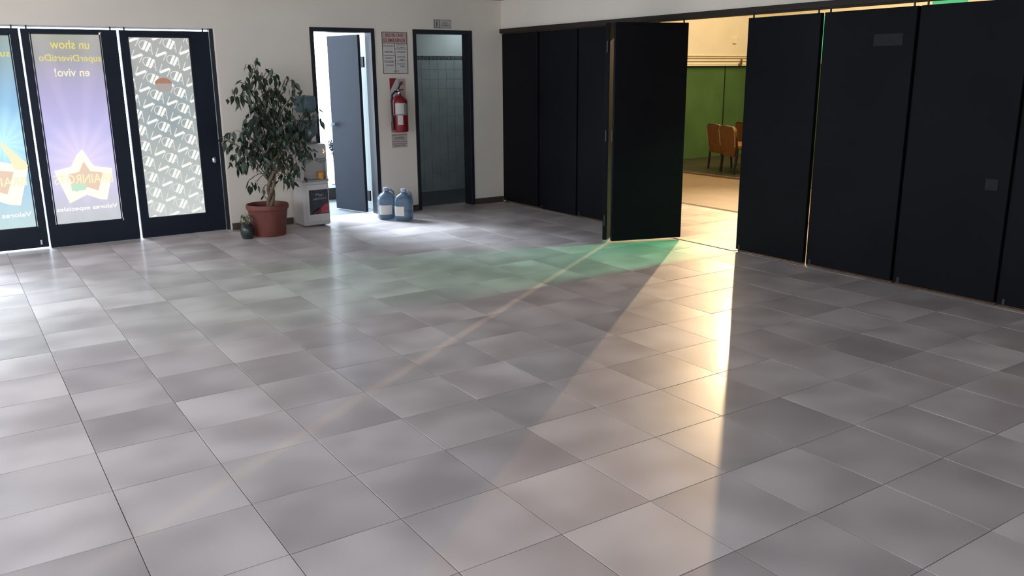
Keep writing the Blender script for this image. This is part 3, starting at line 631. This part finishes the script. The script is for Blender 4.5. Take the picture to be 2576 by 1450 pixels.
t = thing('fire_extinguisher', 'red fire extinguisher with white labels hanging on its striped board', 'extinguisher', (7.56, Y0 - 0.29, 2.24))
R = 0.22 * T
bm = bmesh.new(); lathe(bm, [(R * 0.85, 0), (R * 0.97, 0.008), (R, 0.02), (R, 0.335), (R * 0.95, 0.36), (R * 0.75, 0.385), (R * 0.42, 0.402), (R * 0.3, 0.41), (R * 0.3, 0.425)], n=36); obj('cylinder', bm, M['red'], t, smooth=True)
def band(bm, a0, a1, z0, z1, r, n=12):
    vs = [[bm.verts.new((r * math.sin(a0 + (a1 - a0) * k / n), -r * math.cos(a0 + (a1 - a0) * k / n), z)) for k in range(n + 1)] for z in (z0, z1)]
    for k in range(n): bm.faces.new((vs[0][k], vs[0][k + 1], vs[1][k + 1], vs[1][k]))
va = math.atan2(-10.6, 21.2)  # towards the viewer
bm = bmesh.new(); band(bm, va - 0.55, va + 0.75, 0.205, 0.325, R + 0.0008); obj('label_sticker', bm, M['paper'], t)
bm = bmesh.new(); band(bm, va - 0.25, va + 0.40, 0.085, 0.19, R + 0.0008); obj('label_sticker', bm, M['paper'], t)
bm = bmesh.new(); band(bm, va + 0.55, va + 1.2, 0.21, 0.32, R + 0.0012); obj('instruction_panel', bm, M['whited'], t)
bm = bmesh.new(); band(bm, -math.pi, math.pi, 0.192, 0.203, R + 0.0012, 32); obj('strap', bm, M['whited'], t)
bm = bmesh.new(); lathe(bm, [(0.018, 0.42), (0.020, 0.43), (0.020, 0.465), (0.014, 0.475)], n=16); obj('valve', bm, M['chrome'], t, smooth=True)
bm = bmesh.new(); box(bm, -0.012, 0.012, -0.085, 0.03, 0.465, 0.478, s=1, bev=0.002)
tube(bm, [(0, 0.02, 0.478), (0.0, -0.03, 0.52), (0, -0.08, 0.555)], 0.009); obj('lever', bm, M['rubber'], t)
bm = bmesh.new(); tube(bm, [(-0.015, -0.01, 0.45), (-0.06, -0.03, 0.455), (-0.10, -0.03, 0.42), (-0.112, -0.03, 0.35), (-0.108, -0.03, 0.22), (-0.10, -0.03, 0.10)], 0.012); obj('hose', bm, M['rubber'], t, smooth=True)
bm = bmesh.new(); tube(bm, [(-0.10, -0.03, 0.11), (-0.097, -0.03, 0.03)], [0.011, 0.02]); obj('nozzle', bm, M['rubber'], t, smooth=True)
bm = bmesh.new(); box(bm, -0.02, 0.02, R * 0.9, 0.29 * T - 0.006, 0.33, 0.37, s=1); obj('wall_hook', bm, M['rubber'], t)

t = thing('toilet_sign', 'small washroom sign with a standing figure above the right doorway', 'sign', (9.11, Y0, 4.98))
bm = bmesh.new(); box(bm, -0.28, 0.28, -0.012, 0, 0.0, 0.235); obj('plate', bm, M['paperdark'], t)
bm = bmesh.new()
for r_ in ((-0.265, -0.245, 0.01, 0.225), (-0.11, -0.09, 0.01, 0.225), (-0.265, -0.09, 0.21, 0.225), (-0.265, -0.09, 0.01, 0.025), (-0.09, 0.27, 0.01, 0.016), (0.264, 0.27, 0.01, 0.225), (-0.09, 0.27, 0.219, 0.225)):
    poly(bm, [(r_[0], r_[2]), (r_[1], r_[2]), (r_[1], r_[3]), (r_[0], r_[3])], -0.0135)
fig = [(-0.19, 0.19), (-0.178, 0.205), (-0.166, 0.19), (-0.17, 0.17), (-0.15, 0.12), (-0.162, 0.115), (-0.168, 0.09), (-0.16, 0.035), (-0.172, 0.035), (-0.178, 0.08), (-0.184, 0.035), (-0.196, 0.035), (-0.19, 0.10), (-0.205, 0.12), (-0.186, 0.17)]
poly(bm, fig, -0.0135)
text_into(bm, 'BAÑO', 0.09, 0.125, 0.16, 0.045, -0.0135); text_into(bm, 'DAMAS', 0.09, 0.06, 0.24, 0.045, -0.0135)
obj('sign_print', bm, M['ink'], t)

# ---------------------------------------------------------------- water dispenser
t = thing('water_dispenser', 'white floor standing water dispenser beside the potted tree', 'water dispenser', (4.87, 13.88, 0))
W2, D2 = 0.36, 0.36
bm = bmesh.new()
box(bm, -W2, W2, -D2, D2, 0.03, 1.17, bev=0.018)                       # lower cabinet
box(bm, -W2, W2, -D2 + 0.18, D2, 1.17, 1.70, bev=0.012)                 # set-back niche
box(bm, -W2, W2, -D2, D2, 1.68, 2.08, bev=0.022)                       # head
obj('body', bm, M['white'], t, smooth=True)
bx('niche_side', M['white'], -W2 + 0.02, -W2 + 0.09, -D2 + 0.005, -D2 + 0.22, 1.16, 1.70, t, bev=0.006)
bx('niche_side', M['white'], W2 - 0.06, W2 - 0.01, -D2 + 0.005, -D2 + 0.22, 1.16, 1.70, t, bev=0.006)
bm = bmesh.new(); box(bm, -W2 + 0.03, W2 - 0.005, -D2 - 0.035, -D2 + 0.18, 1.14, 1.20, bev=0.006); obj('drip_tray', bm, M['whited'], t)
for x in (-0.13, 0.20):
    bm = bmesh.new(); box(bm, x - 0.13, x + 0.11, -D2 - 0.05, -D2 + 0.06, 1.66, 1.72, bev=0.006); tube(bm, [(x * T, (-D2 + 0.02) * T, 1.66 * T), (x * T, (-D2 + 0.02) * T, 1.60 * T)], 0.008)
    obj('tap', bm, M['whited'], t)
bm = bmesh.new(); box(bm, -W2 + 0.10, W2 - 0.03, -D2 - 0.02, -D2, 0.12, 1.08, bev=0.006); obj('door_panel', bm, M['white'], t)
bm = bmesh.new(); box(bm, -0.05, 0.05, -D2 - 0.008, -D2 + 0.01, 1.90, 1.95, bev=0.004); obj('badge', bm, M['whited'], t)
for z in (1.93, 1.86, 1.89):
    bm = bmesh.new(); lathe(bm, [(0.004, -0.004), (0.004, 0.004)], cx=(0.27 + (0.02 if z == 1.89 else 0)) * T, cy=(-D2 - 0.004) * T, n=8); bmesh.ops.translate(bm, verts=bm.verts, vec=(0, 0, z * T)); obj('indicator_light', bm, M['ledred'], t)
bm = bmesh.new(); lathe(bm, [(0.10, 2.07 * T), (0.10, 2.12 * T)], n=32); obj('bottle_collar', bm, M['whited'], t)
tp = thing('door_poster', 'small black poster with a red corner stuck on the water dispenser', 'poster', (4.93, 13.50, 0.32))
bm = bmesh.new(); box(bm, -0.25, 0.25, -0.012, 0.0, 0, 0.62); obj('print', bm, M['poster'], tp)
bm = bmesh.new(); poly(bm, [(0.02, 0.02), (0.245, 0.02), (0.245, 0.26), (0.19, 0.255), (0.11, 0.22), (0.05, 0.15)], -0.014); obj('red_print', bm, M['postred'], tp)
bm = bmesh.new(); poly(bm, [(-0.24, 0.01), (0.245, 0.01), (0.245, 0.285), (0.14, 0.27), (0.04, 0.2), (-0.03, 0.12)], -0.0132); obj('red_shade_print', bm, M['postrim'], tp)
bm = bmesh.new(); text_into(bm, 'MENOS', 0.0, 0.365, 0.27, 0.055, -0.0145, slope=0.06); text_into(bm, 'A', 0.18, 0.375, 0.05, 0.05, -0.0145); text_into(bm, 'Plan', 0.02, 0.46, 0.2, 0.07, -0.0145); obj('poster_lettering', bm, mat('poster_grey_ink', (0.26, 0.27, 0.30)), tp)
# bottle on top
tb = thing('water_bottle', 'big blue grey water bottle upside down on top of the dispenser', 'bottle', (4.90, 13.92, 2.12))
bm = bmesh.new(); r0 = 0.105
prof = [(0.035, 0.0), (0.04, 0.03), (0.07, 0.055), (r0, 0.085), (r0, 0.19), (r0 * 0.96, 0.20), (r0 * 0.96, 0.21), (r0, 0.22), (r0, 0.32), (r0 * 0.96, 0.33), (r0 * 0.96, 0.34), (r0, 0.35), (r0, 0.45), (r0 * 0.93, 0.475), (0.05, 0.485)]
lathe(bm, prof, n=36); obj('bottle_body', bm, M['bottle'], tb, smooth=True)
bm = bmesh.new(); lathe(bm, [(r0 + 0.001, 0.235), (r0 + 0.001, 0.31)], n=36, cap=False); obj('bottle_label', bm, M['paperdark'], tb)
# orange candle glass
tc_ = thing('candle_glass', 'small orange glass cup standing in the dispenser niche', 'cup', (5.02, 13.50, 1.21))
bm = bmesh.new(); lathe(bm, [(0.024, 0), (0.030, 0.004), (0.034, 0.04), (0.036, 0.075), (0.032, 0.076), (0.030, 0.01)], n=24); obj('glass', bm, M['orange'], tc_, smooth=True)
bm = bmesh.new(); lathe(bm, [(0.029, 0.05), (0.029, 0.056)], n=20); obj('wax', bm, M['yel2'] if False else M['orange'], tc_)

# ---------------------------------------------------------------- water jugs on the floor
def jug(x, y, rz, label):
    t = thing('water_jug', label, 'jug', (x, y, 0), rz, 'blue water jugs on the floor')
    bm = bmesh.new(); r = 0.098
    prof = [(r * 0.80, 0), (r * 0.95, 0.012), (r, 0.03), (r, 0.10), (r * 0.97, 0.107), (r * 0.97, 0.113), (r, 0.12), (r, 0.215), (r * 0.95, 0.245), (r * 0.75, 0.275), (r * 0.45, 0.298), (0.027, 0.308), (0.024, 0.315), (0.024, 0.33)]
    lathe(bm, prof, n=40, sq=0.6, squash=0.95); obj('jug_body', bm, M['jug'], t, smooth=True)
    bm = bmesh.new(); lathe(bm, [(0.027, 0.318), (0.0285, 0.322), (0.0285, 0.348), (0.026, 0.353)], n=24); obj('cap', bm, M['cap'], t, smooth=True)
    bm = bmesh.new(); tube(bm, [(0.02, 0.0, 0.312), (0.055, 0.0, 0.325), (0.085, 0.0, 0.30), (0.092, 0.0, 0.26), (0.088, 0, 0.235)], 0.010); obj('handle', bm, M['jug'], t, smooth=True)
    bm = bmesh.new(); n = 12; a0, a1 = 0, 0; rr = r + 0.0015
    rows = []
    for z in (0.06, 0.165):
        row = []
        for k in range(n + 1):
            a = math.radians(-160 + 88 * k / n); c, s_ = abs(math.cos(a)), abs(math.sin(a)); q = rr * (1 - 0.6 + 0.6 / ((c ** 4 + s_ ** 4) ** 0.25))
            row.append(bm.verts.new((q * math.cos(a), q * 0.95 * math.sin(a), z)))
        rows.append(row)
    for k in range(n): bm.faces.new((rows[0][k], rows[0][k + 1], rows[1][k + 1], rows[1][k]))
    obj('jug_label', bm, M['paper'], t)
    return t
jug(6.83, 13.55, -0.1, 'blue water jug with a broad white label, left of the pair by the doorway')
jug(7.10, 13.05, -0.8, 'blue water jug standing in front on the right, its label turned aside')

# ---------------------------------------------------------------- potted tree
px_, py_ = 3.49, 13.15
t = thing('potted_ficus', 'bushy weeping fig tree in a terracotta coloured pot against the white wall', 'potted tree', (px_, py_, 0))
bm = bmesh.new()
lathe(bm, [(0.160, 0), (0.164, 0.006), (0.176, 0.12), (0.196, 0.262), (0.207, 0.268), (0.212, 0.30), (0.205, 0.318), (0.194, 0.318), (0.188, 0.28), (0.182, 0.26)], n=48, cap=False)
lathe(bm, [(0.145, 0.001), (0.001, 0.001)], n=24, cap=False)
obj('pot', bm, M['terra'], t, smooth=True)
bm = bmesh.new(); lathe(bm, [(0.186, 0.265), (0.12, 0.275), (0.001, 0.28)], n=32, cap=False); obj('soil', bm, M['soil'], t, smooth=True)
CX, CY = px_ * T, py_ * T
def L3(x, z, dy=0.0): return Vector(((x - px_) * T, dy * T, z * T))
bm = bmesh.new()
for ph in range(3):       # braided stems
    pts = []
    for k in range(17):
        z = 0.62 + k * 0.11; a = ph * 2.1 + k * 0.62; r = 0.05 + 0.012 * k * (0.3 if k < 9 else 1)
        pts.append(L3(3.56 + 0.012 * k + r * math.cos(a), z, r * math.sin(a)))
    tube(bm, pts, [0.020 - 0.0007 * k for k in range(17)], 8)
obj('trunk', bm, M['bark'], t, smooth=True)
blobs = [(3.42, 3.99, 0.19, 0.2, 9), (3.66, 3.72, 0.28, 0.23, 18), (3.15, 3.55, 0.26, 0.2, 16), (2.95, 3.28, 0.16, 0.13, 10), (4.03, 3.56, 0.21, 0.2, 11), (3.66, 3.36, 0.38, 0.27, 38), (4.3, 3.25, 0.18, 0.23, 9), (3.46, 2.99, 0.24, 0.23, 20), (4.09, 3.02, 0.29, 0.28, 24), (4.21, 2.74, 0.25, 0.23, 18), (3.68, 2.76, 0.39, 0.37, 62), (3.42, 2.49, 0.33, 0.28, 36), (4.7, 2.82, 0.25, 0.17, 14), (4.45, 2.63, 0.2, 0.19, 10), (2.95, 2.46, 0.37, 0.15, 22), (2.7, 2.29, 0.13, 0.13, 7), (3.89, 2.38, 0.39, 0.33, 50), (4.33, 2.31, 0.25, 0.24, 26), (4.43, 2.02, 0.2, 0.21, 16), (3.39, 2.17, 0.38, 0.28, 38), (2.96, 2.0, 0.28, 0.2, 18), (2.98, 1.72, 0.26, 0.13, 16), (3.76, 1.91, 0.39, 0.26, 36), (3.5, 1.78, 0.29, 0.19, 16), (4.14, 1.79, 0.22, 0.21, 16), (4.04, 1.53, 0.26, 0.19, 18), (3.83, 1.35, 0.12, 0.1, 4), (4.13, 1.29, 0.12, 0.12, 6), (3.11, 1.27, 0.08, 0.08, 3), (3.31, 1.23, 0.1, 0.09, 4), (3.37, 1.0, 0.07, 0.05, 2)]
bm = bmesh.new(); leaves = []
for (x, z, rx, rz_, n) in blobs:
    dy0 = random.uniform(-0.35, 0.25) * (1 if abs(x - 3.6) > 0.4 else 0.5)
    zb = max(1.25, min(2.35, z - 0.35 - 0.7 * abs(x - 3.6)))
    if z < 1.4: zb = z + 0.15
    base = L3(3.60 + 0.1 * (zb - 1.2), zb, 0)
    tip = L3(x, z + rz_ * 0.5, dy0); mid = base.lerp(tip, 0.5) + Vector((0, 0, 0.05))
    tube(bm, [base, base.lerp(mid, 0.5) + Vector((0, 0, 0.012)), mid, mid.lerp(tip, 0.55) + Vector((0, 0, 0.012)), tip], [0.0065, 0.005, 0.004, 0.003, 0.002], 6)
    for k in range(int(n * 1.3)):
        a = random.uniform(0, 2 * math.pi); r = math.sqrt(random.random()) * 1.08
        lx, lz = x + rx * r * math.cos(a), z + rz_ * r * math.sin(a)
        dy = dy0 + random.gauss(0, 0.22)
        dy = max(-0.75, min(0.75, dy))
        p = L3(lx, lz, dy); leaves.append((p, tip))
        if k % 4 == 0: tube(bm, [mid.lerp(tip, random.random()), p.lerp(tip, 0.4) + Vector((0, 0, 0.012)), p], [0.0028, 0.0022, 0.0015], 4)
obj('branches', bm, M['twig'], t)
def leaf_mesh(name, L_=0.085, W_=0.040, fold=0.35, curl=0.25):
    bm = bmesh.new(); n = 6; rows = []
    for k in range(n + 1):
        u = k / n; wd = W_ / 2 * (math.sin(math.pi * min(1, u * 1.02) ** 0.75)) * (1 - 0.12 * u) if 0 < k < n else 0.0012
        z = -L_ * u; y = curl * L_ * u * u
        rows.append([bm.verts.new((-wd, y + fold * wd, z)), bm.verts.new((0, y, z)), bm.verts.new((wd, y + fold * wd, z))])
    for a, b in zip(rows, rows[1:]):
        for k in range(2): bm.faces.new((a[k], a[k + 1], b[k + 1], b[k]))
    me = bpy.data.meshes.new(name); bm.to_mesh(me); bm.free(); me.materials.append(M['leaf'])
    for p in me.polygons: p.use_smooth = True
    return me
lms = [leaf_mesh('leaf_a'), leaf_mesh('leaf_b', 0.072, 0.038, 0.2, 0.4), leaf_mesh('leaf_c', 0.095, 0.042, 0.5, 0.15)]
random.shuffle(leaves)
extra = bmesh.new()
for k, (p, tip) in enumerate(leaves):
    rot = Matrix.Rotation(random.uniform(0, 2 * math.pi), 4, 'Z') @ Matrix.Rotation(random.gauss(0, 0.45), 4, 'X') @ Matrix.Rotation(random.gauss(0, 0.3), 4, 'Y')
    s_ = random.uniform(0.85, 1.2); mw = Matrix.Translation(p) @ rot @ Matrix.Scale(s_, 4)
    me = lms[k % 3]
    if k < 300:
        o = bpy.data.objects.new('leaf', me); COL.objects.link(o); o.parent = t; o.matrix_local = mw
    else:
        vs = [extra.verts.new(mw @ v.co) for v in me.vertices]
        for q in me.polygons: extra.faces.new([vs[i] for i in q.vertices])
o = obj('leaves', extra, M['leaf'], t); o['kind'] = 'stuff'

# little dark pot beside it
t = thing('small_potted_plant', 'little dark glazed pot with a wilting plant at the foot of the terracotta pot', 'potted plant', (2.90, 12.95, 0))
bm = bmesh.new(); lathe(bm, [(0.045, 0), (0.056, 0.01), (0.066, 0.05), (0.068, 0.09), (0.058, 0.125), (0.046, 0.14), (0.048, 0.15), (0.040, 0.15), (0.036, 0.12)], n=28, cap=False); lathe(bm, [(0.045, 0.001), (0.001, 0.001)], n=16, cap=False); obj('pot', bm, M['darkjar'], t, smooth=True)
bm = bmesh.new(); lathe(bm, [(0.040, 0.135), (0.001, 0.14)], n=20, cap=False); obj('soil', bm, M['soil'], t)
bm = bmesh.new(); bs = bmesh.new()
for k in range(16):
    a = k * 2.4; r = random.uniform(0.02, 0.06); h = random.uniform(0.03, 0.10)
    p = Vector((r * math.cos(a), r * math.sin(a), 0.15 + h)); tube(bs, [(0.01 * math.cos(a), 0.01 * math.sin(a), 0.135), (p.x * 0.6, p.y * 0.6, p.z), tuple(p)], 0.0018, 4)
    rot = Matrix.Translation(p) @ Matrix.Rotation(a, 4, 'Z') @ Matrix.Rotation(random.gauss(0.2, 0.5), 4, 'X') @ Matrix.Scale(0.5, 4)
    vs = [bm.verts.new(rot @ v.co) for v in lms[0].vertices]
    for q in lms[0].polygons: bm.faces.new([vs[i] for i in q.vertices])
o = obj('leaves', bm, M['leaf2'], t); o['kind'] = 'stuff'
obj('stems', bs, M['leaf2'], t)
